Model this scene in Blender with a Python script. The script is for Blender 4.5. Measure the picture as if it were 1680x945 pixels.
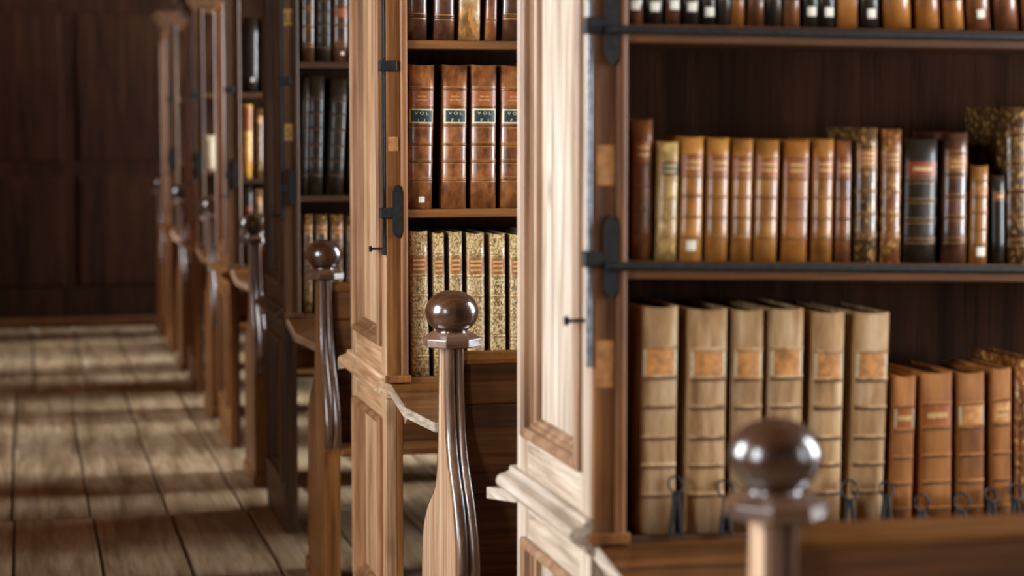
import bpy, math, random
from mathutils import Vector, Matrix
R = math.radians
for o in list(bpy.data.objects): bpy.data.objects.remove(o)
scene = bpy.context.scene
COL = scene.collection
random.seed(7)

# ------------------------------------------------------------------ camera
cam_d = bpy.data.cameras.new('camera'); cam = bpy.data.objects.new('camera', cam_d); COL.objects.link(cam)
cam.location = (0, 0, 1.5)
cam.rotation_euler = (math.pi/2 - 0.0797, 0, -0.2294)
cam_d.sensor_width = 36.0; cam_d.lens = 3400/1680*36.0
cam_d.dof.use_dof = True; cam_d.dof.focus_distance = 5.0; cam_d.dof.aperture_fstop = 2.6
cam_d.clip_start = .05
scene.camera = cam

# ------------------------------------------------------------------ light
PITCH, FACE_A = 2.06, 3.347
ROOM_X0, ROOM_X1, ROOM_Y0, ROOM_Y1, ROOM_Z = -1.75, 3.2, -1.7, 15.62, 3.3
# windows of the hall: (centre along the hall, width, sill, head, power of the daylight)
DAY = (.86, .93, 1)
WIN = {'left':  [(1.35, .8, 1.10, 2.75, 120), (4.05, 1.25, 1.10, 2.75, 240), (9.85, .55, 1.10, 2.75, 150), (13.6, .55, 1.10, 2.75, 140)],
       'right': [(FACE_A + PITCH*k - .73, .55, 1.0, 2.75, e) for k, e in zip(range(-1, 7), (60, 150, 140, 150, 330, 370, 400, 260))]}
BLOCKER_GAP = [(.4, 5.15), (9.35, 10.35), (13.1, 14.1)]      # gaps between the unseen piers added to block left window light
BLOCKER_X = -.88
def window_light(name, x, y, sx, ww, z0, z1, power):
    d = bpy.data.lights.new(name, 'AREA'); d.shape = 'RECTANGLE'; d.size = z1-z0; d.size_y = ww
    d.energy = power; d.color = DAY
    o = bpy.data.objects.new(name, d); COL.objects.link(o)
    o.location = (x, y, (z0+z1)/2); o.rotation_euler = (0, R(90)*sx, 0)
for side, x, sx in (('left', ROOM_X0-.16, -1), ('right', ROOM_X1+.16, 1)):
    for (y, ww, z0, z1, e) in WIN[side]: window_light('daylight_'+side, x, y, sx, ww, z0, z1, e)
w = bpy.data.worlds.new('sky'); scene.world = w; w.use_nodes = True
w.node_tree.nodes['Background'].inputs[0].default_value = (.75, .85, 1, 1)
w.node_tree.nodes['Background'].inputs[1].default_value = .6
vs = scene.view_settings
vs.view_transform = 'Standard'; vs.look = 'None'; vs.exposure = 0.0; vs.gamma = 1.0; vs.use_curve_mapping = False
scene.cycles.max_bounces = 6; scene.cycles.diffuse_bounces = 4
scene.cycles.caustics_reflective = False; scene.cycles.caustics_refractive = False

# ------------------------------------------------------------------ materials
def srgb(c):
    f = lambda v: (v/255/12.92) if v/255 <= .04045 else ((v/255+.055)/1.055)**2.4
    return tuple(f(v) for v in c) + (1,)
def newmat(name):
    m = bpy.data.materials.new(name); m.use_nodes = True
    nt = m.node_tree; b = nt.nodes['Principled BSDF']
    return m, nt, b
def N(nt, t, **kw):
    n = nt.nodes.new(t)
    for k, v in kw.items():
        if k in n.inputs: n.inputs[k].default_value = v
        else: setattr(n, k, v)
    return n
def ramp(nt, fac, stops):
    r = nt.nodes.new('ShaderNodeValToRGB'); e = r.color_ramp.elements
    while len(e) > 1: e.remove(e[0])
    e[0].position, e[0].color = stops[0]
    for p, c in stops[1:]:
        x = e.new(p); x.color = c
    nt.links.new(fac, r.inputs[0]); return r.outputs[0]
def mix(nt, fac, a, b, mode='MIX'):
    n = nt.nodes.new('ShaderNodeMix'); n.data_type = 'RGBA'; n.blend_type = mode
    for s, v in ((0, fac), (6, a), (7, b)):
        if hasattr(v, 'links') or isinstance(v, bpy.types.NodeSocket): nt.links.new(v, n.inputs[s])
        else: n.inputs[s].default_value = v
    return n.outputs[2]
def coords(nt, scale):
    tc = nt.nodes.new('ShaderNodeTexCoord'); oi = nt.nodes.new('ShaderNodeObjectInfo')
    ml = nt.nodes.new('ShaderNodeVectorMath'); ml.operation = 'SCALE'; ml.inputs[0].default_value = (7.3, 5.1, 9.7)
    nt.links.new(oi.outputs['Random'], ml.inputs['Scale'])
    ad = nt.nodes.new('ShaderNodeVectorMath'); ad.operation = 'ADD'
    nt.links.new(tc.outputs['Object'], ad.inputs[0]); nt.links.new(ml.outputs[0], ad.inputs[1])
    mp = nt.nodes.new('ShaderNodeMapping'); mp.inputs['Scale'].default_value = scale
    nt.links.new(ad.outputs[0], mp.inputs[0]); return ad.outputs[0], mp.outputs[0], oi
WOODS = {}
def wood(tone, axis, rough=.5, knots=.5, bump=.25, spec=.4, coat=0.0):
    """tone: (dark, mid, light) sRGB triples; axis: grain direction 0/1/2"""
    key = (tone, axis, rough, knots, bump, spec, coat)
    if key in WOODS: return WOODS[key]
    m, nt, b = newmat('wood_%d' % len(WOODS)); L = nt.links.new
    s = [9, 9, 9]; s[axis] = .9
    base, v, oi = coords(nt, s)
    n1 = N(nt, 'ShaderNodeTexNoise', Scale=1.6, Detail=6, Roughness=.55, Distortion=.7); L(v, n1.inputs[0])
    dk, md, lt = [srgb(c) for c in tone]
    col = ramp(nt, n1.outputs[0], [(.30, dk), (.48, md), (.70, lt)])
    s2 = [150, 150, 150]; s2[axis] = 5
    mp2 = N(nt, 'ShaderNodeMapping'); mp2.inputs['Scale'].default_value = s2; L(base, mp2.inputs[0])
    n2 = N(nt, 'ShaderNodeTexNoise', Scale=1.0, Detail=3); L(mp2.outputs[0], n2.inputs[0])
    col = mix(nt, .55, col, ramp(nt, n2.outputs[0], [(.35, (.45, .40, .36, 1)), (.6, (1, 1, 1, 1))]), 'MULTIPLY')
    s4 = [46, 46, 46]; s4[axis] = 1.1
    mp4 = N(nt, 'ShaderNodeMapping'); mp4.inputs['Scale'].default_value = s4; L(base, mp4.inputs[0])
    n4 = N(nt, 'ShaderNodeTexNoise', Scale=1.0, Detail=4, Roughness=.6, Distortion=.4); L(mp4.outputs[0], n4.inputs[0])
    col = mix(nt, .75, col, ramp(nt, n4.outputs[0], [(.34, (.50, .42, .36, 1)), (.47, (.88, .85, .82, 1)), (.62, (1.0, 1.0, 1.0, 1))]), 'MULTIPLY')
    s3 = [7, 7, 7]; s3[axis] = 3.2
    mp3 = N(nt, 'ShaderNodeMapping'); mp3.inputs['Scale'].default_value = s3; L(base, mp3.inputs[0])
    vo = N(nt, 'ShaderNodeTexVoronoi', Scale=1.0, Randomness=1.0); L(mp3.outputs[0], vo.inputs[0])
    kn = ramp(nt, vo.outputs['Distance'], [(.05, (1, 1, 1, 1)), (.15, (0, 0, 0, 1))])
    kf = N(nt, 'ShaderNodeMath', operation='MULTIPLY'); L(kn, kf.inputs[0]); kf.inputs[1].default_value = knots
    col = mix(nt, kf.outputs[0], col, tuple(x*.45 for x in dk[:3]) + (1,))
    hs = N(nt, 'ShaderNodeHueSaturation'); L(col, hs.inputs['Color'])
    mr = N(nt, 'ShaderNodeMapRange'); L(oi.outputs['Random'], mr.inputs[0]); mr.inputs[3].default_value = .86; mr.inputs[4].default_value = 1.12
    L(mr.outputs[0], hs.inputs['Value'])
    L(hs.outputs[0], b.inputs['Base Color'])
    rr = N(nt, 'ShaderNodeMapRange'); L(n1.outputs[0], rr.inputs[0]); rr.inputs[3].default_value = rough+.12; rr.inputs[4].default_value = rough-.12
    L(rr.outputs[0], b.inputs['Roughness'])
    b.inputs['Specular IOR Level'].default_value = spec
    b.inputs['Coat Weight'].default_value = coat; b.inputs['Coat Roughness'].default_value = .17
    if bump:
        bp = N(nt, 'ShaderNodeBump', Strength=bump, Distance=.002); L(n2.outputs[0], bp.inputs['Height']); L(bp.outputs[0], b.inputs['Normal'])
    WOODS[key] = m; return m
PALE   = ((140,117,96), (188,170,150), (212,199,185))
MOULDA = ((118,82,54), (160,122,90), (190,156,124))
MOULDB = ((104,68,40), (146,102,66), (178,134,96))
PINE   = ((152,112,76), (198,156,116), (222,188,152))
WARM   = ((92,54,22), (134,84,38), (160,108,54))
BROWN  = ((62,37,17), (98,60,28), (128,82,40))
DARK   = ((42,25,14), (58,35,20), (72,44,26))
GLOSSY = ((34,20,12), (62,38,23), (86,55,35))
REED   = ((62,42,28), (104,74,54), (138,106,84))
BENCH  = ((142,104,74), (186,148,116), (212,182,152))
CASEC  = ((54,33,15), (84,54,27), (110,74,38))
FLOORT = ((118,95,66), (162,138,106), (196,174,144))

def leather(name, a, b_, c, scale=38, rough=.38, spec=.55, speck=None, speck_scale=160, speck_lo=.52, bump=.3, zs=.6, coat=.55):
    """mottled calf: a dark, b_ mid, c light (sRGB); speck = gold / pale tooling colour"""
    m, nt, b = newmat(name); L = nt.links.new
    base, v, oi = coords(nt, (1, 1, zs))
    n1 = N(nt, 'ShaderNodeTexNoise', Scale=scale, Detail=6, Roughness=.62); L(v, n1.inputs[0])
    col = ramp(nt, n1.outputs[0], [(.32, srgb(a)), (.5, srgb(b_)), (.68, srgb(c))])
    n3 = N(nt, 'ShaderNodeTexNoise', Scale=7, Detail=2); L(v, n3.inputs[0])
    col = mix(nt, .5, col, ramp(nt, n3.outputs[0], [(.35, (.55, .5, .46, 1)), (.62, (1, 1, 1, 1))]), 'MULTIPLY')
    n2 = N(nt, 'ShaderNodeTexNoise', Scale=speck_scale, Detail=2); L(v, n2.inputs[0])
    if speck:
        col = mix(nt, ramp(nt, n2.outputs[0], [(speck_lo-.03, (0, 0, 0, 1)), (speck_lo+.03, (1, 1, 1, 1))]), col, srgb(speck))
    hs = N(nt, 'ShaderNodeHueSaturation'); L(col, hs.inputs['Color'])
    mr = N(nt, 'ShaderNodeMapRange'); L(oi.outputs['Random'], mr.inputs[0]); mr.inputs[3].default_value = .88; mr.inputs[4].default_value = 1.12
    L(mr.outputs[0], hs.inputs['Value']); L(hs.outputs[0], b.inputs['Base Color'])
    b.inputs['Roughness'].default_value = rough; b.inputs['Specular IOR Level'].default_value = spec
    b.inputs['Coat Weight'].default_value = coat; b.inputs['Coat Roughness'].default_value = .22
    bp = N(nt, 'ShaderNodeBump', Strength=bump, Distance=.001); L(n1.outputs[0], bp.inputs['Height']); L(bp.outputs[0], b.inputs['Normal'])
    return m
def plain(name, c, rough=.6, metal=0, spec=.4, noise=0, nscale=60):
    m, nt, b = newmat(name)
    if noise:
        base, v, oi = coords(nt, (1, 1, 1))
        n1 = N(nt, 'ShaderNodeTexNoise', Scale=nscale, Detail=4); nt.links.new(v, n1.inputs[0])
        s = srgb(c); d = tuple(x*(1-noise) for x in s[:3]) + (1,); l = tuple(min(1, x*(1+noise)) for x in s[:3]) + (1,)
        nt.links.new(ramp(nt, n1.outputs[0], [(.3, d), (.7, l)]), b.inputs['Base Color'])
        bp = N(nt, 'ShaderNodeBump', Strength=.3, Distance=.001); nt.links.new(n1.outputs[0], bp.inputs['Height']); nt.links.new(bp.outputs[0], b.inputs['Normal'])
    else: b.inputs['Base Color'].default_value = srgb(c)
    b.inputs['Roughness'].default_value = rough; b.inputs['Metallic'].default_value = metal; b.inputs['Specular IOR Level'].default_value = spec
    return m
M_STEEL = plain('steel_rod', (128,132,138), .42, .85, .5, .4, 90)
M_IRON  = plain('iron', (30,29,29), .5, .3, .5, .5, 90)
M_GOLD  = plain('gilt', (236,196,128), .4, .1, .5, .25, 300)
M_GOLDD = plain('gilt_worn', (150,106,54), .45, .2, .5, .4, 200)
M_SHADE_INK = plain('band_shade_ink', (92,62,36), .6, 0, .3, .3, 120)  # dark shade painted under the raised bands; also the numeral ink
M_PAGES = plain('page_edges', (74,54,36), .9, 0, .1, .35, 120)
M_WHITE = plain('sticker_paper', (232,226,208), .8, 0, .2)
M_PAPER = plain('shelf_paper', (150,116,64), .8, 0, .2, .3, 80)
M_PATCH = plain('faded_paper', (158,108,60), .7, 0, .3, .3, 60)
M_CREAM = plain('cream_label', (206,200,166), .55, 0, .3, .2, 200)
M_NAVY  = plain('dark_label', (34,44,44), .5, 0, .4, .3, 200)
M_RUST  = plain('rust_label', (148,80,34), .42, 0, .5, .3, 160)
M_AMBER = plain('amber_label', (184,126,70), .42, 0, .5, .4, 70)
M_REDL  = plain('red_label', (128,52,24), .42, 0, .5, .3, 160)
M_PLAST = plain('plaster', (150,128,100), .9, 0, .2, .12, 8)
LEA = {
 'calf':    leather('mottled_calf', (70,36,16), (128,74,36), (166,106,58), 34, .34),
 'oxblood': leather('dark_brown_calf', (44,24,16), (84,50,32), (124,78,50), 26, .3),
 'caramel': leather('caramel_calf', (128,78,28), (170,112,48), (194,136,68), 22, .33),
 'orange':  leather('orange_calf', (126,70,22), (168,104,40), (190,128,60), 18, .36),
 'brown':   leather('brown_calf', (78,42,20), (118,68,34), (150,92,48), 24, .35),
 'black':   leather('black_calf', (20,15,11), (36,27,20), (56,43,31), 30, .36, .35, coat=.3),
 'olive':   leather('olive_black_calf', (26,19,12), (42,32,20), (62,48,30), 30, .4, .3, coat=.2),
 'gildark': leather('gilt_dark_calf', (46,30,16), (82,56,32), (112,78,44), 30, .32, speck=(190,146,76), speck_lo=.60),
 'gilbrown':leather('gilt_brown_calf', (90,48,20), (134,78,36), (160,104,54), 30, .32, speck=(206,160,92), speck_lo=.60),
 'gilspeck':leather('gilt_tooled_calf', (92,64,32), (140,106,62), (172,140,94), 60, .32, speck=(206,180,130), speck_scale=260, speck_lo=.50),
 'tan':     leather('tan_suede', (128,92,56), (176,138,94), (208,180,142), 30, .7, .25, zs=.16, coat=0),
 'tanbrown':leather('brown_suede', (124,74,32), (158,100,48), (178,120,64), 26, .7, .25, zs=.2, coat=0),
 'vellum':  leather('cream_vellum', (190,176,140), (214,202,168), (228,218,190), 30, .5, .4),
 'peeled':  leather('peeled_vellum', (106,68,30), (150,106,54), (200,182,140), 30, .55, .4, speck=(178,120,56), speck_scale=55, speck_lo=.58),
 'yellow':  leather('gold_vellum', (170,110,36), (204,146,60), (224,176,96), 26, .4, .4),
 'tanlabel':leather('pale_gilt_calf', (130,98,50), (172,136,78), (196,164,104), 36, .4, speck=(206,170,104), speck_scale=120, speck_lo=.58),
}

# ------------------------------------------------------------------ mesh helpers
class MB:
    def __init__(s): s.v = []; s.f = []; s.m = []; s.sm = []
    def add(s, verts, faces, mi=0, smooth=False):
        o = len(s.v); s.v += [tuple(p) for p in verts]
        s.f += [tuple(i+o for i in f) for f in faces]; s.m += [mi]*len(faces); s.sm += [smooth]*len(faces)
    def box(s, x0, x1, y0, y1, z0, z1, mi=0):
        s.add([(x0,y0,z0),(x1,y0,z0),(x1,y1,z0),(x0,y1,z0),(x0,y0,z1),(x1,y0,z1),(x1,y1,z1),(x0,y1,z1)],
              [(0,3,2,1),(4,5,6,7),(0,1,5,4),(1,2,6,5),(2,3,7,6),(3,0,4,7)], mi)
    def grid(s, rows, mi=0, smooth=True, closed=False):
        n = len(rows[0]); v = [p for r in rows for p in r]; f = []
        for i in range(len(rows)-1):
            for j in range(n if closed else n-1):
                k = (j+1) % n; f.append((i*n+j, i*n+k, (i+1)*n+k, (i+1)*n+j))
        s.add(v, f, mi, smooth)
    def poly(s, pts, mi=0): s.add(pts, [tuple(range(len(pts)))], mi)
    def extrude(s, outline, fn, t0, t1, mi=0, smooth=False):
        """outline: list of 2-D points (counter-clockwise as seen along +t), fn(u, v, t) -> xyz"""
        n = len(outline); a = [fn(u, v, t0) for u, v in outline]; b = [fn(u, v, t1) for u, v in outline]
        s.add(a+b, [(i, (i+1) % n, n+(i+1) % n, n+i) for i in range(n)], mi, smooth)
        s.poly(list(reversed(a)), mi); s.poly(b, mi)
    def lathe(s, prof, cx, cy, n=24, mi=0, rot=0., smooth=True):
        rows = [[(cx+r*math.cos(2*math.pi*j/n+rot), cy+r*math.sin(2*math.pi*j/n+rot), z) for j in range(n)] for r, z in prof]
        s.grid(rows, mi, smooth, True)
        s.poly(list(reversed(rows[0])), mi); s.poly(rows[-1], mi)
    def tube(s, pts, r, n=8, mi=0):
        P = [Vector(p) for p in pts]; rows = []
        up = Vector((0, 0, 1))
        for i, p in enumerate(P):
            t = (P[min(i+1, len(P)-1)] - P[max(i-1, 0)]).normalized()
            a = t.cross(up) if abs(t.dot(up)) < .95 else t.cross(Vector((1, 0, 0))); a.normalize(); b = t.cross(a)
            rows.append([tuple(p + a*r*math.cos(2*math.pi*j/n) + b*r*math.sin(2*math.pi*j/n)) for j in range(n)])
        s.grid(rows, mi, True, True); s.poly(list(reversed(rows[0])), mi); s.poly(rows[-1], mi)
    def mesh(s, name):
        me = bpy.data.meshes.new(name); me.from_pydata(s.v, [], s.f)
        me.polygons.foreach_set('material_index', s.m); me.polygons.foreach_set('use_smooth', s.sm)
        me.update(); return me
def fixnormals(me):
    import bmesh
    bm = bmesh.new(); bm.from_mesh(me); bmesh.ops.recalc_face_normals(bm, faces=bm.faces); bm.to_mesh(me); bm.free()
def obj(name, mb, mats, parent=None, bevel=0, loc=None, seg=2):
    me = mb if isinstance(mb, bpy.types.Mesh) else mb.mesh(name)
    if not isinstance(mb, bpy.types.Mesh): fixnormals(me)
    if not me.materials:
        for m in (mats if isinstance(mats, (list, tuple)) else [mats]): me.materials.append(m)
    o = bpy.data.objects.new(name, me); COL.objects.link(o)
    if parent: o.parent = parent
    if loc: o.location = loc
    if bevel:
        b = o.modifiers.new('bevel', 'BEVEL'); b.width = bevel; b.segments = seg; b.limit_method = 'ANGLE'; b.angle_limit = R(40)
    return o
def bx(name, x0, x1, y0, y1, z0, z1, mat, parent=None, bevel=.002):
    m = MB(); m.box(x0, x1, y0, y1, z0, z1); return obj(name, m, mat, parent, bevel)
def thing(name, label, cat, loc=(0, 0, 0), group=None):
    o = bpy.data.objects.new(name, None); COL.objects.link(o); o.location = loc; o.empty_display_size = .1
    o['label'] = label; o['category'] = cat
    if group: o['group'] = group
    return o
def struct(o, label=None, cat=None):
    o['kind'] = 'structure'
    if label: o['label'] = label
    if cat: o['category'] = cat
    return o

# ------------------------------------------------------------------ room
XP = .918                      # plane of the bookcase ends along the aisle
def root_struct(name, label):
    o = bpy.data.objects.new(name, None); COL.objects.link(o); o['kind'] = 'structure'; o['label'] = label; o['category'] = name.split('_')[0]
    return o
floor = root_struct('floor', 'worn wide plank floor of the library aisle')
PW = .293
fm = wood(FLOORT, 1, .4, .12, .35, .5)
rows_y = [(ROOM_Y0, 3.9, .02), (3.9, 7.955, .0), (7.955, 11.75, -.012), (11.75, ROOM_Y1, .085)]
x_base = .2215
rng = random.Random(3)
sub = MB(); sub.box(ROOM_X0, ROOM_X1, ROOM_Y0, ROOM_Y1, -.12, -.03)
obj('subfloor', sub, wood(DARK, 1), floor)
for y0, y1, dx in rows_y:
    i0 = int((ROOM_X0 - x_base)//PW); x = x_base + dx + i0*PW
    while x < ROOM_X1:
        a, b = max(x, ROOM_X0), min(x + PW, ROOM_X1)
        if b - a > .03:
            g = .0035 + rng.random()*.003; dz = rng.uniform(-.002, .002)
            m = MB(); m.box(a+g, b-g, y0+.003, y1-.003, -.035, dz); obj('plank', m, fm, floor, .004, seg=1)
        x += PW
wall_m = wood(DARK, 2, .75, .2, .25, .12)
wb = root_struct('wall_back', 'dark panelled end wall closing the aisle')
bx('boarding', ROOM_X0, ROOM_X1, ROOM_Y1+.02, ROOM_Y1+.12, 0, ROOM_Z, wall_m, wb)
px = [-1.55, -.62, .31, 1.24, 2.2]
for a, b in zip(px[:-1], px[1:]):
    for z0, z1 in ((.30, 1.10), (1.22, 2.30)):
        bx('wall_panel', a+.06, b-.06, ROOM_Y1+.012, ROOM_Y1+.03, z0, z1, wall_m, wb, .006)
bb = bx('baseboard_back', ROOM_X0, ROOM_X1, ROOM_Y1-.16, ROOM_Y1+.02, 0, .06, wood(BROWN, 0, .45), None, .006)
struct(bb, 'low wooden step along the foot of the dark end wall', 'baseboard')
wf = bx('wall_front', ROOM_X0, ROOM_X1, ROOM_Y0-.12, ROOM_Y0, 0, ROOM_Z, M_PLAST); struct(wf, 'plain plaster wall behind the viewer', 'wall')
ce = bx('ceiling', ROOM_X0-.2, ROOM_X1+.2, ROOM_Y0-.12, ROOM_Y1+.12, ROOM_Z, ROOM_Z+.1, wood(BROWN, 1, .6)); struct(ce, 'dark boarded ceiling', 'ceiling')
wn = 0
for side, x0, x1 in (('left', ROOM_X0-.2, ROOM_X0), ('right', ROOM_X1, ROOM_X1+.2)):
    wr = root_struct('wall_'+side, 'plaster side wall pierced by tall bay windows on the '+side)
    wins = WIN[side]; WZ0, WZ1 = wins[0][2], wins[0][3]
    bx('wall_base', x0, x1, ROOM_Y0-.12, ROOM_Y1+.12, 0, WZ0, M_PLAST, wr, 0)
    bx('wall_head', x0, x1, ROOM_Y0-.12, ROOM_Y1+.12, WZ1, ROOM_Z, M_PLAST, wr, 0)
    es = [ROOM_Y0-.12] + [e for wi in wins for e in (wi[0]-wi[1]/2, wi[0]+wi[1]/2)] + [ROOM_Y1+.12]
    for a, b in zip(es[::2], es[1::2]): bx('pier', x0, x1, a, b, WZ0, WZ1, M_PLAST, wr, 0)
    for y, ww, _, _, _ in wins:
        wn += 1
        wo = root_struct('window_%d' % wn, 'tall wooden mullioned bay window')
        xm = (x0+x1)/2; fr = wood(PINE, 2)
        for a, b in ((y-ww/2, y-ww/2+.03), (y-.015, y+.015), (y+ww/2-.03, y+ww/2)): bx('mullion', xm-.03, xm+.03, a, b, WZ0, WZ1, fr, wo, 0)
        for z in (WZ0+.015, (WZ0*2+WZ1)/3, (WZ0+WZ1*2)/3, WZ1-.015): bx('transom', xm-.025, xm+.025, y-ww/2, y+ww/2, z-.015, z+.015, fr, wo, 0)

wl = bpy.data.objects['wall_left']
ys = [ROOM_Y0] + [e for nn in BLOCKER_GAP for e in nn] + [ROOM_Y1]
for a, b in zip(ys[::2], ys[1::2]): bx('light_block_pier', ROOM_X0, BLOCKER_X, a, b, 0, ROOM_Z, wood(BROWN, 2, .5, .2), wl, .01)  # unseen piers, added to keep window light off the farther bookcases
# ------------------------------------------------------------------ bookcases
LEN = 2.18
def ring_frame(mb, y0, y1, z0, z1, prof):
    """mitred moulding inside a rectangle on the aisle face: prof = [(inset, x)]"""
    rows = [[(x, y0+d, z0+d), (x, y1-d, z0+d), (x, y1-d, z1-d), (x, y0+d, z1-d)] for d, x in prof]
    mb.grid(rows, 0, False, True)
def leaf_plate(w, h, t, tip):
    return [(-w/2, tip), (-w*.28, tip*.35), (0, 0), (w*.28, tip*.35), (w/2, tip), (w/2, h-tip), (w*.28, h-tip*.35), (0, h), (-w*.28, h-tip*.35), (-w/2, h-tip)]
def bookcase(n, label, W, shelves, tones, iron, tilt=(0, 0, 0), far_z=None):
    """shelves: heights of the shelf tops (low, middle, top)"""
    face = FACE_A + n*PITCH
    t = thing('bookcase', label, 'bookcase', (XP + (0, 0, -.022, -.025, -.02, -.02)[n], face, 0), 'bookcases along the aisle')
    pv = wood(tones[0], 2, .5, .55, .25, .45); ph = wood(tones[0], 1, .5, .4, .25, .45); fx = wood(tones[1], 2, .5, .6, .25, .4)
    sx = wood(tones[2], 0, .5, .3); dk = wood(DARK, 2, .8, .2, .2, .1)
    H = 2.14
    # end panel facing the aisle
    ns, fs = .072, .085
    bx('stile', 0, .03, 0, ns, 0, H, pv, t, .003); bx('stile', 0, .03, W-fs, W, 0, H, pv, t, .003)
    for z0, z1 in ((0, .20), (.69, .92), (2.03, H)): bx('rail', .001, .03, ns, W-fs, z0, z1, ph, t, .0015)
    prof = [(-.018, 0), (-.018, -.008), (-.012, -.013), (-.004, -.013), (.002, -.007), (.003, .004), (.009, .004), (.011, .010), (.017, .013), (.020, .0245), (.024, .0245)]
    for z0, z1 in ((.20, .69), (.92, 2.03)):
        m = MB(); ring_frame(m, ns, W-fs, z0, z1, prof); obj('panel_moulding', m, wood((MOULDA, MOULDB, tones[0], tones[0], tones[0], tones[0])[n], 2, .45, .2, .25, .5), t)
        bx('panel', .024, .0299, ns+.01, W-fs-.01, z0+.01, z1-.01, pv, t, 0)
    # ledge: fillet with a half-round roll below it, returned on both faces
    m = MB()
    out = [(.02, .835), (-.010, .832), (-.012, .822), (-.022, .818)]
    out += [(-.022-.016*math.sin(a), .803+.015*math.cos(a)) for a in [math.pi*k/8 for k in range(1, 8)]] + [(-.022, .787), (-.012, .784), (-.006, .770), (.02, .768)]
    m.extrude(out, lambda u, v, s: (u, s, v), -.006, W+.02, 0, True)
    lm = obj('ledge_moulding', m, ph, t); es = lm.modifiers.new('edge', 'EDGE_SPLIT'); es.split_angle = R(50)
    # cornice
    m = MB()
    cp = [(.03, 2.10), (-.006, 2.10), (-.008, 2.125), (-.03, 2.15), (-.034, 2.17), (-.055, 2.185), (-.06, 2.215), (.03, 2.215)]
    m.extrude(cp, lambda u, v, s: (u, s, v), -.055, W+.055); m.extrude([(u, v) for u, v in cp], lambda u, v, s: (s, u, v), .03, LEN)
    obj('cornice', m, ph if n < 2 else wood(CASEC, 1, .6), t, 0)  # dimmer light on the farther cornices is put into a darker tone
    bx('top_board', .03, LEN, .0, W, H-.02, H, sx, t)
    # case
    zb = shelves[0]
    for y0, y1, far in ((0, .03, 0), (W-.03, W, 1)):
        bx('face_stile', .0301, .042, y0+.001, y1-.001, zb-.02, H, fx, t, .001) if far else None
        if not far:
            bx('face_stile', .003, .040, -.008, .012, zb+.006, H, fx, t, .002)
            m = MB(); m.extrude([(.040+.010*(1-math.cos(a)), -.008-.007*math.sin(a)) for a in [math.pi*k/8 for k in range(9)]] + [(.060, .02), (.040, .02)], lambda u, v, s: (u, v, s), zb+.006, H, 0, True)
            b_ = obj('stile_bead', m, fx, t); e = b_.modifiers.new('edge', 'EDGE_SPLIT'); e.split_angle = R(50)
            bx('stile_base', -.003, .066, -.016, .02, zb-.012, zb+.008, fx, t, .003)
            bx('leg', .0302, .046, 0, .03, 0, zb-.015, fx, t, .002)
        else: bx('leg', .0302, .046, y0, y1, 0, zb-.02, fx, t, .002)
    bx('case_side', .0301, .052, .0305, W-.0305, zb-.02, H-.02, fx, t, 0)
    bx('back_partition', .052, LEN-.03, W/2-.008, W/2+.008, zb, H-.02, dk, t, 0)
    bx('end_board', LEN-.03, LEN, 0, W, 0, H, pv, t)
    for z, s in zip(shelves, tilt):
        th = .030 if n == 0 else .022
        m = MB(); m.box(.0521, LEN-.031, .002, W-.002, -th, 0)
        for i, v in enumerate(m.v): m.v[i] = (v[0], v[1], v[2] - s*v[0] + z)
        obj('shelf', m, sx, t, .002)
    # reading desks: a leaf sloping down on either face, with chamfered corners and a bracket
    zd, sl, dp, th = zb-.014, .15, .37, .022
    dm = wood(tones[3], 0, .33, .3, .3, .5)
    for sgn, y0 in ((-1, 0), (1, W)):
        d = dp if sgn < 0 else .27
        pts = [(.012, 0), (.012, d-.14), (.062, d), (LEN-.04, d), (LEN-.04, 0)] if sgn < 0 else [(.004, 0), (.004, d), (LEN-.04, d), (LEN-.04, 0)]
        m = MB(); n_ = len(pts)
        top = [(x, y0+sgn*y, zd-sl*y) for x, y in pts]; bot = [(x, y, z-th) for x, y, z in top]
        m.add(top+bot, [(i, (i+1) % n_, n_+(i+1) % n_, n_+i) for i in range(n_)]); m.poly(top); m.poly(list(reversed(bot)))
        obj('desk_leaf', m, dm, t, .003)
        # worn pale lipping on the leaf's end, its paleness also painting the lit edge
        path = pts[:3] + [(.30, d)] if sgn < 0 else pts[:2] + [(.25, d)]
        m = MB(); rows = []
        for k, (x, y) in enumerate(path):
            q = Vector(path[min(k+1, len(path)-1)]) - Vector(path[max(k-1, 0)]); q.normalize(); nx, ny = -q.y, q.x
            if k == 0: nx, ny = -1, 0
            o_ = .006; z_ = zd-sl*y
            rows.append([(x, y0+sgn*y, z_+.0006), (x+nx*o_, y0+sgn*(y+ny*o_), z_+.0006), (x+nx*o_, y0+sgn*(y+ny*o_), z_-th-.001), (x, y0+sgn*y, z_-th-.001)])
        m.grid(rows, 0, False, True); m.poly(rows[0]); m.poly(rows[-1]); obj('desk_lipping', m, wood(PALE if n < 2 else BENCH, 1, .5, .2), t)
        for xb in (.05, 1.1, 2.0):
            m = MB(); a = [(.0, zd-.026), (d*.6, zd-.026-sl*d*.6), (d*.52, zd-.05-sl*d*.52), (d*.2, zd-.075), (.0, zd-.11)]
            m.extrude(a, lambda u, v, s: (s, y0+sgn*(u+.001), v), xb, xb+.025); obj('desk_bracket', m, pv, t, .002)
        bx('desk_rail', .047, LEN-.031, *(sorted((y0, y0-sgn*.025))), zd-.10, zd-.008, sx, t, .002)
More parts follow.
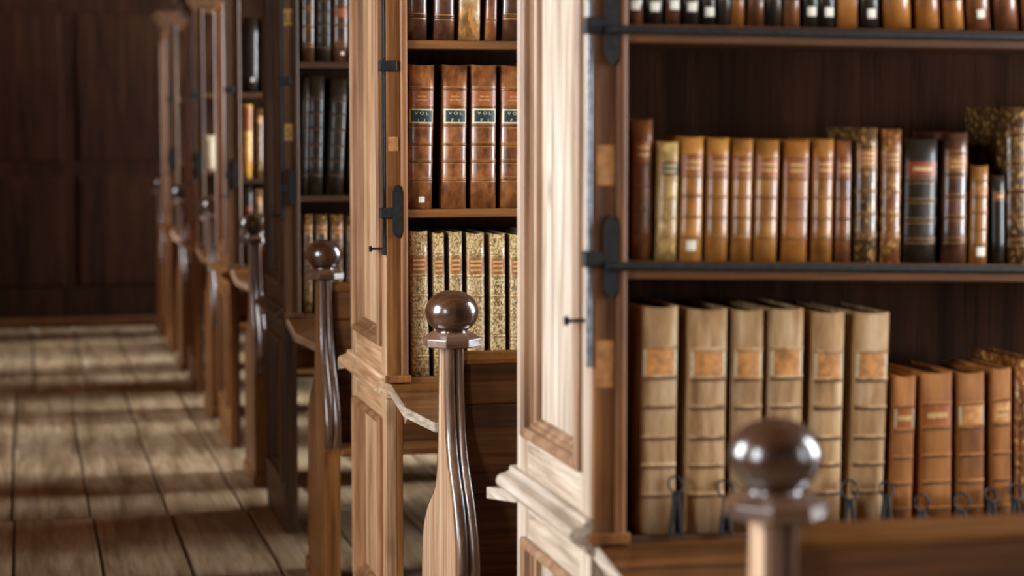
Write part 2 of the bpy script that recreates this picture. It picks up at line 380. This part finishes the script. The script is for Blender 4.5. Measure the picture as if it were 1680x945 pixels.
    # iron locking gear
    if iron:
        rz0, rz1 = iron['rod']
        m = MB(); m.box(-.009, -.001, -.009, .001, rz0, rz1); rod = obj('locking_rod', m, M_STEEL if n == 0 else M_IRON, t, .002)
        for z in iron['staples']:
            bx('staple', -.016, .032, -.0165, .006, z-.014, z+.014, M_IRON, t, .003)
            if n and z > 1.5: continue
            m = MB(); m.extrude([(u+.031, v+z-.066) for u, v in leaf_plate(.026, .14, .004, .018)], lambda u, v, s: (u, s, v), -.017, -.0085); obj('hasp_plate', m, M_IRON, t, .001)
        z = iron['knob']
        m = MB(); m.tube([(-.03, .035, z), (-.002, .035, z)], .0035); m.tube([(-.037, .035, z), (-.0305, .035, z)], .008); obj('knob', m, M_IRON, t)
        for z0, x1, s in iron.get('bars', ()):
            m = MB(); m.tube([(.02, -.0205, z0), (x1, -.0205, z0-s*x1)], .0075, 10); obj('shelf_bar', m, M_IRON, t)
    return t
A_S, B_S, C_S = (.799, 1.2688, 1.6645), (.822, 1.270, 1.716), (.806, 1.236, 1.718)
irA = dict(rod=(1.09, 2.08), staples=(1.272, 1.660), knob=1.165, bars=((1.2608, 2.1, .0245), (1.6535, 2.1, .0082)))
irB = dict(rod=(1.15, 2.08), staples=(1.262, 1.648), knob=1.165)
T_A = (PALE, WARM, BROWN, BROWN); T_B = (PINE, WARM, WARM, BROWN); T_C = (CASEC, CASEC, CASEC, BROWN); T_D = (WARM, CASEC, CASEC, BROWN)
bookcase(0, 'nearest bookcase, pale panelled pine end and iron bars along its shelf edges', .54, A_S, T_A, irA, (.022, .0245, .0082))
bookcase(1, 'second-nearest bookcase, warm pine panelled end in sharp focus beside the middle bench knob', .60, B_S, T_B, irB)
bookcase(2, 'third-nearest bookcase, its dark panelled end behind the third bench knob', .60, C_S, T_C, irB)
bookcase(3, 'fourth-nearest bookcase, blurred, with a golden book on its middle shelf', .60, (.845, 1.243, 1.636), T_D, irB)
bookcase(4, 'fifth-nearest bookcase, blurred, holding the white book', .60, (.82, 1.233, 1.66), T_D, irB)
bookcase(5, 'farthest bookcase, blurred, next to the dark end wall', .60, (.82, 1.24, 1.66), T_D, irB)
def shelf_paper(n, x0, x1, z0, z1, label, mat=None):
    face = FACE_A + n*PITCH
    dx = -.022 if n == 2 else 0
    o = bx('shelf_label', x0+dx, x1+dx, face-.0095, face-.0082, z0, z1, M_PATCH if n < 2 else M_PAPER); o['label'] = label; o['category'] = 'label'
    return o
shelf_paper(0, .924, .956, 1.395, 1.462, 'upper faded paper patch on the post of the nearest bookcase')
shelf_paper(0, .924, .956, 1.055, 1.135, 'lower faded paper patch on the post of the nearest bookcase')
shelf_paper(1, .926, .954, 1.425, 1.462, 'small pale paper patch on the post of the second-nearest bookcase')
num_a = shelf_paper(2, .924, .956, 1.845, 1.905, 'upper yellowed number label on the post of the third-nearest bookcase')
num_b = shelf_paper(2, .924, .956, 1.435, 1.495, 'lower yellowed number label on the post of the third-nearest bookcase')

# ------------------------------------------------------------------ benches with knobbed ends
BY0 = 2.46
def interp(tab, z):
    """Catmull-Rom through (z, value)"""
    for i in range(len(tab)-1):
        (z0, v0), (z1, v1) = tab[i], tab[i+1]
        if z <= z1 or i == len(tab)-2:
            k = min(1., max(0., (z-z0)/(z1-z0)))
            sl = lambda j: 0. if j in (0, len(tab)-1) else (tab[j+1][1]-tab[j-1][1])/(tab[j+1][0]-tab[j-1][0])
            d = z1-z0; m0, m1 = sl(i)*d, sl(i+1)*d
            return (2*k**3-3*k*k+1)*v0 + (k**3-2*k*k+k)*m0 + (3*k*k-2*k**3)*v1 + (k**3-k*k)*m1
FR = [(0, -.135), (.44, -.135), (.48, -.150), (.56, -.152), (.66, -.118), (.75, -.060), (.83, -.034), (1.004, -.026)]
BK = [(0, .26), (.44, .25), (.54, .235), (.61, .175), (.67, .085), (.75, .052), (.84, .044), (1.004, .032)]
TH = [(0, .052), (.5, .052), (.7, .048), (1.004, .043)]
def bench(n, label):
    t = thing('bench', label, 'bench', (.895, BY0+n*PITCH, 0), 'knobbed benches between the bookcases')
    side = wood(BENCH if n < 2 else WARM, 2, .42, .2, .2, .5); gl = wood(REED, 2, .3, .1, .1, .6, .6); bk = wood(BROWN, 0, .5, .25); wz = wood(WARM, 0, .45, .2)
    zs = [0, .2, .4] + [.45+.0185*k for k in range(31)]
    # end board: front, back edges follow the ogee
    m = MB(); n_ = len(zs)
    for x in (0, 1):
        m.grid([[(TH_(z)*x, interp(FR, z), z), (TH_(z)*x, interp(BK, z), z)] for z in zs], 0, False)
    for tab in (FR, BK):
        m.grid([[(0, interp(tab, z), z), (TH_(z), interp(tab, z), z)] for z in zs], 0, True)
    m.poly([(0, interp(FR, 0), 0), (TH_(0), interp(FR, 0), 0), (TH_(0), interp(BK, 0), 0), (0, interp(BK, 0), 0)])
    m.poly([(0, interp(FR, zs[-1]), zs[-1]), (TH_(zs[-1]), interp(FR, zs[-1]), zs[-1]), (TH_(zs[-1]), interp(BK, zs[-1]), zs[-1]), (0, interp(BK, zs[-1]), zs[-1])])
    import bmesh
    me = m.mesh('end_board'); bm = bmesh.new(); bm.from_mesh(me); bmesh.ops.remove_doubles(bm, verts=bm.verts, dist=1e-5); bmesh.ops.recalc_face_normals(bm, faces=bm.faces); bm.to_mesh(me); bm.free()
    o = obj('end_board', me, side, t); e = o.modifiers.new('edge', 'EDGE_SPLIT'); e.split_angle = R(45)
    # reeded mouldings on the two edges
    for tab, s in ((FR, -1), (BK, 1)):
        m = MB(); rows = []
        zz = [.475+.0132*k for k in range(41)]
        for z in zz:
            th = TH_(z); r = []
            k = min(1, (z-.47)/.05)
            for j in range(19):
                u = j/18; ph = u/.55 if u < .55 else (u-.60)/.40
                reed = (math.sqrt(max(0, 1-(2*ph-1)**2))*(.011 if u < .55 else .008) if 0 <= ph <= 1 else 0) + .004
                r.append((-.0005+u*(th+.001), interp(tab, z)+s*(reed*k - .001), z))
            rows.append([(r[0][0], interp(tab, z)-s*.003, z)] + r + [(r[-1][0], interp(tab, z)-s*.003, z)])
        m.grid(rows, 0, True); m.poly(rows[0]); m.poly(rows[-1])
        o = obj('edge_moulding', m, gl, t); e = o.modifiers.new('edge', 'EDGE_SPLIT'); e.split_angle = R(50)
    cx = .0225
    m = MB(); m.lathe([(.054, 1.000), (.066, 1.003), (.066, 1.020), (.046, 1.034)], cx, 0, 8, 0, R(22.5), False); obj('finial_cap', m, wood(REED, 0, .3, .1, .1, .6, .6), t, .0012)
    m = MB(); prof = [(.034, 1.030), (.036, 1.034)]
    for k in range(1, 24):
        a = -math.pi/2 + math.pi*k/24
        r = .060*math.cos(a)**.92; z = 1.0785+.0485*math.sin(a)
        if r > .03 or a > 0: prof.append((r, z))
    prof.append((.002, 1.1272))
    m.lathe(prof, cx, 0, 40); obj('finial_ball', m, wood(GLOSSY, 0, .26, .15, .12, .6, .9), t)
    L = 2.1
    for z0, z1 in ((.47, .6658), (.6662, .8698), (.8702, .965)): bx('back_plank', .046, L, -.012, .012, z0, z1, bk, t, .004)
    m = MB(); m.extrude([(-.022, .962), (.022, .962), (.022, .972), (.014, .986), (0, .990), (-.014, .986), (-.022, .972)], lambda u, v, s: (s, u, v), .042, L); obj('top_rail', m, wood(WARM, 0, .3, .2, .2, .5, .5), t, .002)
    bx('seat', .0525, L, -.155, -.0125, .447, .470, wz, t, .006); bx('seat', .0525, L, .0125, .24, .447, .470, wz, t, .006)
    bx('end_board', L, L+.045, -.15, .25, 0, .96, side, t, .003)
    bx('foot', -.008, .06, -.155, .28, 0, .05, side, t, .008)
    return t
def TH_(z): return interp(TH, z)
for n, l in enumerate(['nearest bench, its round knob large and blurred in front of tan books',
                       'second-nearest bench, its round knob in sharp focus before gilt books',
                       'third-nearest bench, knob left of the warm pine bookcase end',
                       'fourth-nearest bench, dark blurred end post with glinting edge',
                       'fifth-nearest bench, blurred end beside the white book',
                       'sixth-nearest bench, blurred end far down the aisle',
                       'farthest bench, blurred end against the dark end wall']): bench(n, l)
ROWS = {}
ROWS['A_mid'] = (3.359, [(1.0144,0.0354,1.2664,0.2397,0.47), (1.0559,0.0340,1.2637,0.2044,1.00), (1.0993,0.0402,1.2630,0.2132,0.75), (1.1457,0.0404,1.2613,0.2128,0.70), (1.1896,0.0357,1.2606,0.2114,0.80), (1.2332,0.0436,1.2589,0.2120,1.34), (1.2854,0.0439,1.2570,0.2127,0.98), (1.3368,0.0375,1.2562,0.2155,0.61), (1.3779,0.0298,1.2545,0.2150,-0.04), (1.4192,0.0396,1.2539,0.2376,-0.29), (1.4646,0.0352,1.2532,0.2352,-0.07), (1.5190,0.0618,1.2523,0.2201,0.52), (1.5864,0.0450,1.2513,0.2317,-0.20), (1.6311,0.0325,1.2506,0.1747,0.02), (1.6684,0.0233,1.2500,0.1580,-1.17), (1.7095,0.0474,1.2494,0.2784,-1.34), ])
ROWS['A_top'] = (3.359, [(0.9968,0.0308,1.6639,0.1912,-0.15), (1.0315,0.0299,1.6636,0.1820,-0.17), (1.0647,0.0236,1.6633,0.2032,-0.21), (1.0969,0.0280,1.6630,0.1887,-0.22), (1.1277,0.0227,1.6627,0.1946,-0.25), (1.1548,0.0206,1.6625,0.2056,-0.28), (1.1788,0.0228,1.6623,0.2164,-0.31), (1.2126,0.0295,1.6621,0.2070,-0.32), (1.2444,0.0274,1.6618,0.2130,-0.35), (1.2769,0.0286,1.6615,0.2190,-0.39), (1.3112,0.0265,1.6612,0.2302,-0.43), (1.3411,0.0289,1.6610,0.2258,-0.45), (1.3774,0.0346,1.6607,0.2526,-0.51), (1.4205,0.0336,1.6603,0.2331,-0.52), (1.4730,0.0530,1.6601,0.2656,-0.61), (1.5314,0.0409,1.6595,0.2567,-3.68), (1.5794,0.0343,1.6590,0.2477,-3.84), (1.6266,0.0437,1.6587,0.2804,-3.57), (1.6798,0.0440,1.6583,0.2820,-3.62), ])
ROWS['A_low'] = (3.359, [(1.0408,0.0657,0.7990,0.3891,0.54), (1.1276,0.0692,0.7919,0.3903,0.52), (1.2007,0.0549,0.7885,0.3911,0.35), (1.2712,0.0632,0.7864,0.3939,0.26), (1.3468,0.0571,0.7873,0.3851,0.69), (1.4231,0.0633,0.7881,0.3814,1.47), (1.4886,0.0397,0.7874,0.2693,1.16), (1.5565,0.0592,0.7854,0.2760,-0.53), (1.6232,0.0515,0.7835,0.2761,-0.85), (1.6821,0.0371,0.7820,0.2837,-1.05), (1.7301,0.0380,0.7810,0.3009,-1.23), ])
ROWS['B_mid'] = (5.419, [(1.0142,0.0706,1.2738,0.3787,1.20), (1.1084,0.0679,1.2713,0.3818,0.62), (1.1884,0.0708,1.2689,0.3847,0.43), (1.2705,0.0713,1.2682,0.3843,0.37), ])
ROWS['B_top'] = (5.419, [(1.0093,0.0547,1.7165,0.3438,0.62), (1.0827,0.0561,1.7155,0.3305,0.49), (1.1507,0.0586,1.7177,0.3618,1.01), (1.2087,0.0299,1.7167,0.3004,1.31), (1.2696,0.0609,1.7156,0.3508,1.22), ])
ROWS['B_low'] = (5.419, [(1.0155,0.0512,0.8253,0.3869,-0.65), (1.0690,0.0307,0.8222,0.3845,-0.70), (1.1149,0.0354,0.8209,0.3885,-0.55), (1.1685,0.0490,0.8194,0.3861,-0.35), (1.2291,0.0426,0.8177,0.3854,-0.39), (1.2840,0.0439,0.8162,0.3846,-0.27), ])
ROWS['C_low'] = (7.479, [(0.9793,0.0411,0.8082,0.3614,0.63), (1.0328,0.0457,0.8071,0.3620,0.60), (1.0898,0.0481,0.8059,0.3604,0.57), (1.1470,0.0449,0.8047,0.3588,0.35), ])
ROWS['C_mid'] = (7.479, [(0.9683,0.0287,1.2382,0.4259,1.35), (1.0126,0.0587,1.2379,0.4309,1.46), (1.0871,0.0634,1.2373,0.4187,2.67), (1.1586,0.0536,1.2367,0.4086,2.22), ])
ROWS['C_top'] = (7.479, [(0.9865,0.0572,1.7188,0.3287,0.45), (1.0495,0.0552,1.7192,0.3184,0.42), (1.1104,0.0532,1.7196,0.3408,0.38), (1.1705,0.0490,1.7200,0.3305,0.34), ])
ROWS['D_mid'] = (9.539, [(0.9819,0.0445,1.2435,0.3397,0.58), (1.0335,0.0363,1.2432,0.3206,0.56), (1.0796,0.0391,1.2429,0.3432,0.54), ])
ROWS['D_top'] = (9.539, [(1.0039,0.0639,1.6360,0.3432,0.57), (1.0624,0.0362,1.6362,0.3381,0.54), ])
ROWS['D_low'] = (9.539, [(0.9806,0.0391,0.8458,0.3726,0.58), (1.0268,0.0364,0.8450,0.3507,0.56), ])
ROWS['E_mid'] = (11.587, [(0.9942,0.0604,1.2336,0.1955,0.66), ])
BOOKMESH = {}
def arc_fn(w, b):
    return lambda x: b*(1-math.sqrt(max(0., 1-(.985*2*x/w)**2)))
def xs_of(w, n=13):
    return [-w/2*math.cos(math.pi*k/(n-1)) for k in range(n)]
def arc_patch(mb, w, b, x0, x1, z0, z1, off, mi=0, n=9):
    f = arc_fn(w, b); xs = [x0+(x1-x0)*k/(n-1) for k in range(n)]
    mb.grid([[(x, f(x)-off, z) for x in xs] for z in (z0, z1)], mi, True)
SIX  = (.83, .706, .579, .447, .328, .204)
GILT6= (.84, .70, .56, .418, .274, .141)
TAN6 = (.82, .695, .566, .429, .305, .175)
BRN5 = (.80, .647, .468, .297, .127)
FIVE = (.854, .688, .53, .36, .20)
rb = random.Random(11)
def text_mesh(body, size):
    cu = bpy.data.curves.new('text', 'FONT'); cu.body = body; cu.size = size; cu.align_x = 'CENTER'; cu.resolution_u = 2
    o = bpy.data.objects.new('text', cu); COL.objects.link(o)
    bpy.context.view_layer.update()
    me = bpy.data.meshes.new_from_object(o.evaluated_get(bpy.context.evaluated_depsgraph_get()))
    bpy.data.objects.remove(o); return me
def book(label, X, Y, Z, w, h, lean, lea, bands=FIVE, labels=(), sticker=None, round_=.30, gilt=True, group=None, band_r=.0026, text=None, depth=None):
    """labels: (f0, f1, material, border material or None, rows of lettering)"""
    b = round_*w; D = depth or min(.225, .62*h); f = arc_fn(w, b); mat = LEA[lea]
    t = thing('book', label, 'book', (X, Y, Z + w/2*abs(math.sin(R(lean)))), group)
    t.rotation_euler = (0, R(lean), 0)
    # cover: rounded spine running into two boards
    th = .003; xs = xs_of(w)
    outer = [(-w/2, D)] + [(x, f(x)) for x in xs] + [(w/2, D)]
    wi = w-2*th; fi = arc_fn(wi, b)
    inner = [(-wi/2, D)] + [(x, fi(x)+th) for x in xs_of(wi)] + [(wi/2, D)]
    m = MB(); n = len(outer)
    sag = lambda x: .0025*(1-(2*x/w)**2)          # head cap dips between the boards
    zt = [h - (sag(x) if 0 < i < n-1 else 0) for i, (x, y) in enumerate(outer)]
    nz = 4
    rows = []
    for k in range(nz+1):
        fz = k/nz; rows.append([(x*(1-.012*math.sin(fz*math.pi)), y, z_*fz) for (x, y), z_ in zip(outer, zt)])
    v = [p for r in rows for p in r]
    for k in range(nz):
        for j in range(n-1):
            m.add([rows[k][j], rows[k][j+1], rows[k+1][j+1], rows[k+1][j]], [(0, 1, 2, 3)], 0, 0 < j < n-2)
    for z0 in (0, 1):
        for j in range(n-1):
            za, zb_ = (zt[j], zt[j+1]) if z0 else (0, 0)
            m.add([(outer[j][0], outer[j][1], za), (outer[j+1][0], outer[j+1][1], zb_), (inner[j+1][0], inner[j+1][1], zb_), (inner[j][0], inner[j][1], za)], [(0, 1, 2, 3)])
    for j in range(n-1):
        m.add([(inner[j][0], inner[j][1], 0), (inner[j+1][0], inner[j+1][1], 0), (inner[j+1][0], inner[j+1][1], zt[j+1]), (inner[j][0], inner[j][1], zt[j])], [(0, 1, 2, 3)])
    me = m.mesh('cover')
    import bmesh
    bm = bmesh.new(); bm.from_mesh(me); bmesh.ops.remove_doubles(bm, verts=bm.verts, dist=1e-6); bmesh.ops.recalc_face_normals(bm, faces=bm.faces); bm.to_mesh(me); bm.free()
    obj('cover', me, mat, t)
    m = MB(); m.box(-w/2+th+.0003, w/2-th-.0003, b+.004, D-.006, .003, h-.006); obj('page_block', m, M_PAGES, t)
    # raised bands (one mesh shared by all bands of the book)
    if bands:
        bm_ = MB(); xx = xs_of(w*.992); r = band_r
        prof = [(0.0, -1.0), (.6, -.75), (1.0, -.25), (1.0, .25), (.6, .75), (0.0, 1.0)]
        bm_.grid([[(x, f(x)-.0002-r*.8*o_, r*z_) for x in xx] for o_, z_ in prof], 0, True)
        if gilt:
            for s in (-1, 1):
                z_ = s*r*1.5; arc_patch(bm_, w, b, -w*.47, w*.47, min(z_, z_*1.45), max(z_, z_*1.45), .0005, 1, 11)
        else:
            arc_patch(bm_, w, b, -w*.47, w*.47, -r*2.3, -r*.95, .0005, 1, 11)  # shade below the band, put in as a dark strip
        bme = None
        for fz in bands:
            if bme is None:
                o = obj('raised_band', bm_, [mat, M_GOLDD if gilt else M_SHADE_INK], t, 0, (0, 0, fz*h)); bme = o.data
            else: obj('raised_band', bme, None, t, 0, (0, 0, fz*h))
    for (f0, f1, lm, bord, nrow) in labels:
        z0, z1 = f0*h+band_r*1.7, f1*h-band_r*1.7
        m = MB(); arc_patch(m, w, b, -w*.46, w*.46, z0, z1, .0006, 0, 13)
        if bord:
            for a, c in (((z0, z0+(z1-z0)*.09), (z1-(z1-z0)*.09, z1)) if bord is not M_CREAM or lm is M_NAVY else ()): arc_patch(m, w, b, -w*.46, w*.46, a, c, .0009, 1, 13)
            for a, c in ((-w*.46, -w*.39), (w*.42, w*.46)): arc_patch(m, w, b, a, c, z0, z1, .0009, 1, 3)
        lo = obj('title_label', m, [lm, bord or M_GOLDD], t)
        if nrow and not text:
            m = MB(); dz = (z1-z0)/(nrow+.8)
            for k in range(nrow):
                zc = z1-dz*(k+.9); x = -w*.31; xe = w*(.31-.05*rb.random())
                while x < xe:
                    lw = w*rb.uniform(.03, .055)
                    arc_patch(m, w, b, x, x+lw, zc-dz*.24, zc+dz*.24, .0011, 0, 2); x += lw+w*.028
            obj('lettering', m, M_GOLD, lo)
        elif text:
            lines = text.pop(0)
            for k, s in enumerate(lines):
                if not s: continue
                dz = (z1-z0)/len(lines); me = text_mesh(s, dz*.62)
                wd = max(abs(v.co.x) for v in me.vertices)
                sc = min(1.3, w*.36/wd)
                for v in me.vertices:
                    x = v.co.x*sc; v.co = (x, f(x)-.0011, z1-dz*(k+.78)+v.co.y)
                obj('lettering', me, M_GOLD if lm is not M_NAVY else M_CREAM, lo)
    if sticker:
        fz, dx, s = sticker
        m = MB(); arc_patch(m, w, b, dx-s/2, dx+s/2, fz*h-s/2, fz*h+s/2, .0012, 0, 4); obj('shelfmark_sticker', m, M_WHITE, t)
    return t
ORD = ['first', 'second', 'third', 'fourth', 'fifth', 'sixth', 'seventh', 'eighth', 'ninth', 'tenth', 'eleventh', 'twelfth', 'thirteenth',
       'fourteenth', 'fifteenth', 'sixteenth', 'seventeenth', 'eighteenth', 'nineteenth', 'twentieth', 'twenty-first', 'twenty-second', 'twenty-third', 'twenty-fourth', 'twenty-fifth']
SHELF = {'A': (A_S, (.022, .0245, .0082)), 'B': (B_S, (0, 0, 0)), 'C': (C_S, (0, 0, 0)), 'D': ((.845, 1.243, 1.636), (0,)*3), 'E': ((.82, 1.233, 1.66), (0,)*3)}
CASE = {'A': 'nearest bookcase', 'B': 'second-nearest bookcase', 'C': 'third-nearest bookcase', 'D': 'fourth-nearest bookcase', 'E': 'fifth-nearest bookcase'}
LEVEL = {'low': (0, 'bottom'), 'mid': (1, 'middle'), 'top': (2, 'top')}
def row(key, specs):
    Y, L = ROWS[key]; c, lv = key.split('_'); idx, ln = LEVEL[lv]
    # the row goes on along the shelf past what the nearer bookcase or the frame hides
    L = list(L); specs = list(specs); rx = random.Random(key)
    for k in range({'A': 5, 'B': 4, 'C': 2}.get(c, 0)):
        x, w, z, h, lean = L[-1]; src = specs[len(specs)-2-k % 2]
        w2 = w*rx.uniform(.85, 1.1); L.append((x+w/2+w2/2+.008, w2, z, h*rx.uniform(.94, 1.03), lean*.6))
        kw = dict(src[1]); kw.pop('sticker', None); kw.pop('text', None)
        specs.append(('leather book', kw))
    for i, ((x, w, z, h, lean), (desc, kw)) in enumerate(zip(L, specs)):
        if key == 'A_top' and i > 10: lean = (-1, -1.5, -2.2, -3.2, -4.3, -4.8, -5.0, -5.2)[min(i-11, 7)]
        zs = SHELF[c][0][idx] - SHELF[c][1][idx]*(x-XP) + .0004
        kw = dict(kw); dy = kw.pop('dy', 0)
        if c == 'C' and i == 0: x, w = x+.005, w*.84
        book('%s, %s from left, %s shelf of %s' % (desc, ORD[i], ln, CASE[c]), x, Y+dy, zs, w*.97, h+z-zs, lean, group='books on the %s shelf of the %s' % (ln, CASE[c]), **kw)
for o_, s_, x_, z_ in ((num_a, '33', .918, 1.860), (num_b, '5', .918, 1.450)):
    me_ = text_mesh(s_, .042)
    for v_ in me_.vertices: v_.co = (x_+v_.co.x, FACE_A+2*PITCH-.0101, z_+v_.co.y)
    obj('numeral', me_, M_SHADE_INK, o_)
CAR = dict(lea='caramel', bands=FIVE, gilt=False, labels=[(.69, .854, M_RUST, None, 2)], band_r=.0016, round_=.34)
def V(d, **k): r = dict(d); r.update(k); return r
row('A_mid', [
 ('tall worn orange-brown leather book', V(CAR, lea='brown', dy=.01)),
 ('narrow pale gilt book with dark green label', dict(lea='tanlabel', bands=FIVE, labels=[(.69, .854, M_NAVY, M_GOLDD, 2)], band_r=.002)),
 ('caramel leather book with white sticker', V(CAR, sticker=(.125, -.002, .017))),
 ('plain caramel leather book', CAR), ('slim caramel leather book', V(CAR)), ('caramel leather book with bright edges', V(CAR)),
 ('broad matt caramel leather book', V(CAR, round_=.16, lea='orange')), ('caramel leather book', V(CAR)), ('slim shadowed caramel book', V(CAR, lea='brown', dy=.006)),
 ('dark brown gilt-tooled book', dict(lea='gildark', bands=FIVE, labels=[(.69, .854, M_RUST, M_GOLDD, 3)], band_r=.002)),
 ('narrow brown gilt-tooled book', dict(lea='gilbrown', bands=FIVE, labels=[(.69, .854, M_REDL, M_GOLDD, 3)], band_r=.002)),
 ('thick black leather book with brown label', dict(lea='olive', bands=(.66, .50, .34, .18), labels=[(.68, .83, M_REDL, None, 1)], band_r=.002, round_=.22)),
 ('dark brown leather book with banded spine', dict(lea='oxblood', bands=(.84, .68, .51, .35, .18), labels=[(.69, .83, M_RUST, M_GOLDD, 2)], band_r=.0024)),
 ('short caramel book with white sticker', V(CAR, sticker=(.125, .001, .016), labels=[(.69, .8, M_AMBER, None, 0)])),
 ('slim black book with red label', dict(lea='black', bands=(), labels=[(.68, .84, M_REDL, M_GOLDD, 1)])),
 ('tall black book with gold ornament', dict(lea='gildark', bands=(.82, .64, .46, .30, .14), band_r=.003)),
])
DK = dict(lea='black', bands=(.62, .42, .24), gilt=False, band_r=.0018)
S = lambda dx=0, f=.165: (f, dx, .0155)
OR_ = dict(lea='orange', bands=(.62, .43, .22), gilt=False, band_r=.0018, round_=.34)
row('A_top', [
 ('dark brown book with white sticker', V(DK, lea='oxblood', sticker=S())), ('black book with white sticker', V(DK, sticker=S())), ('narrow dark book with white sticker', V(DK, lea='oxblood', sticker=S(.001))),
 ('black leather book with white sticker', V(DK, sticker=S())), ('slim black book with white sticker', V(DK, sticker=S(0, .12))), ('slim black book', V(DK)), ('slim orange leather book', V(OR_)),
 ('reddish-brown leather book', V(OR_, lea='brown')), ('dark olive leather book', V(DK, lea='olive')), ('orange-brown leather book', V(OR_, lea='brown')), ('black book with small white sticker', V(DK, sticker=S(0, .12))),
 ('dark leather book with white sticker', V(DK, sticker=S(.002, .12))), ('flat-backed plain orange book', V(OR_, round_=.05)), ('black upright book with white sticker', V(DK, sticker=S(.001, .11))),
 ('thick orange leather book', V(OR_)), ('leaning orange leather book', V(OR_)), ('slim leaning orange book', V(OR_)), ('leaning brown book with white sticker', V(OR_, lea='brown', bands=(), sticker=(.10, 0, .0145))), ('leaning plain brown book', V(OR_, lea='brown', bands=())),
])
TAN = dict(lea='tan', bands=TAN6, gilt=False, labels=[(.675, .83, M_AMBER, M_CREAM, 0)], band_r=.003, round_=.13)
BR = dict(lea='tanbrown', bands=BRN5, gilt=False, labels=[(.647, .80, M_RUST, M_CREAM, 1)], band_r=.0024, round_=.11)
row('A_low', [('tall tan folio with orange label', TAN), ('tall pale tan folio with cream-edged label', V(TAN)), ('tall tan folio with amber label', V(TAN)), ('tall streaked tan folio', V(TAN)), ('tall tan folio behind the blurred knob', V(TAN)), ('tall leaning tan folio', V(TAN)),
 ('narrow caramel suede book with brown label', BR), ('broad brown suede book', V(BR, labels=[(.647, .80, M_RUST, None, 1)])), ('brown suede book with bright amber label', V(BR, labels=[(.647, .80, M_AMBER, M_CREAM, 0)])), ('slim brown suede book with amber label', V(BR, labels=[(.647, .80, M_AMBER, None, 2)])),
 ('reddish tooled leather book', dict(lea='gilbrown', bands=TAN6, band_r=.002))])
DIC = lambda num, **k: dict(lea='calf', bands=SIX, labels=[(.706, .83, M_RUST, None, 2), (.579, .706, M_NAVY, M_CREAM, 2)], band_r=.0032, round_=.24, text=[['', 'BRITISH', 'DICTION', ''], ['V O L', num]], **k)
row('B_mid', [('brown calf dictionary with white sticker', DIC('I   I', sticker=(.065, .004, .016))), ('brown calf dictionary with dark volume label', DIC('F   I')), ('brown calf dictionary with chipped head', DIC('F   I')), ('brown calf dictionary beside the pale panel', DIC('F   I'))])
OX = dict(lea='oxblood', bands=(.78, .58, .38, .185), band_r=.0034, round_=.26)
row('B_top', [('dark brown book with gold mark', OX), ('dark brown book with orange scuff', V(OX)), ('cream vellum book with peeling spine', dict(lea='peeled', bands=(), round_=.2)), ('slim reddish-brown book', V(OX, lea='brown', band_r=.0026)), ('dark glossy brown book', V(OX))])
GS = dict(lea='gilspeck', bands=GILT6, labels=[(.70, .84, M_RUST, M_GOLDD, 3)], band_r=.0026, round_=.26)
row('B_low', [('thick gilt-tooled book with rust label', GS), ('slim gilt-tooled book', V(GS)), ('narrow gilt-tooled book above the knob', V(GS)), ('broad gilt-tooled book behind the knob', V(GS)), ('gilt-tooled book right of the knob', V(GS)), ('gilt-tooled book half hidden by the pale panel', V(GS))])
GD = dict(lea='gildark', bands=GILT6, labels=[(.78, .9, M_AMBER, M_GOLDD, 0)], band_r=.0026)
row('C_low', [('dark gilt book left of the blurred knob', GD), ('dark gilt book behind the blurred knob', V(GD)), ('dark gilt book right of the blurred knob', V(GD)), ('dark gilt book at the pine edge', V(GD))])
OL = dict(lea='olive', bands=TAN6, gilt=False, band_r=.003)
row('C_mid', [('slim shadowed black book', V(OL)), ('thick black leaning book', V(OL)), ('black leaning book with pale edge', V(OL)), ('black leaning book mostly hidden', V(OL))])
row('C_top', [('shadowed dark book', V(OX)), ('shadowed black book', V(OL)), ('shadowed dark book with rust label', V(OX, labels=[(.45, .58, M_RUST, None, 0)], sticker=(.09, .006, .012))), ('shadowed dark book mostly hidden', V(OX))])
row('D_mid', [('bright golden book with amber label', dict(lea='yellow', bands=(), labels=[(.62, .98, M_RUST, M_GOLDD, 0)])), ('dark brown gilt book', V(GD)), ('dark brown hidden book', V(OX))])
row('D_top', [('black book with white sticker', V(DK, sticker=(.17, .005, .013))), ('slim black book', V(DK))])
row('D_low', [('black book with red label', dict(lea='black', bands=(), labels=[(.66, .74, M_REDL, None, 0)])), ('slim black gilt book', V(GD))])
row('E_mid', [('small white vellum-bound book', dict(lea='vellum', bands=(), round_=.2))])

# ------------------------------------------------------------------ iron book chains hanging on the bottom shelf of the nearest bookcase
def chain(x, z, r, label, tilt):
    zs = A_S[0] - .022*(x-XP)
    t = thing('book_chain', label, 'chain', (x, FACE_A-.004, zs), 'iron chains on the bottom shelf')
    m = MB(); pts = [(r*math.cos(a), r*math.sin(a)*tilt, z-zs+r*math.sin(a)) for a in [2*math.pi*k/20 for k in range(21)]]
    m.tube(pts, .0022, 6); obj('ring', m, M_IRON, t)
    for s in (-1, 1):
        m = MB(); m.tube([(s*.003, 0, z-zs-r), (s*.006, -.002, (z-zs-r)*.55), (s*.009, -.003, .003)], .0040, 6); obj('link_bar', m, M_IRON, t)
    m = MB(); m.tube([(-.011, -.003, .0032), (.011, -.003, .0032)], .003, 6); obj('link_foot', m, M_IRON, t)
for x, z, r, l, k in [(1.068, .884, .013, 'after the first tan folio', .6), (1.157, .872, .014, 'after the second tan folio', .9), (1.384, .862, .016, 'after the fifth tan folio', .5), (1.453, .860, .012, 'between tan and brown books', .7),
                   (1.520, .834, .014, 'with the brightest round ring', .15), (1.597, .832, .015, 'with a wide ring, right of the brightest ring', .3), (1.652, .842, .011, 'second from the right', .8), (1.699, .845, .012, 'farthest right', .8)]:
    chain(x, z, r, 'black iron book chain %s, nearest bookcase' % l, k)
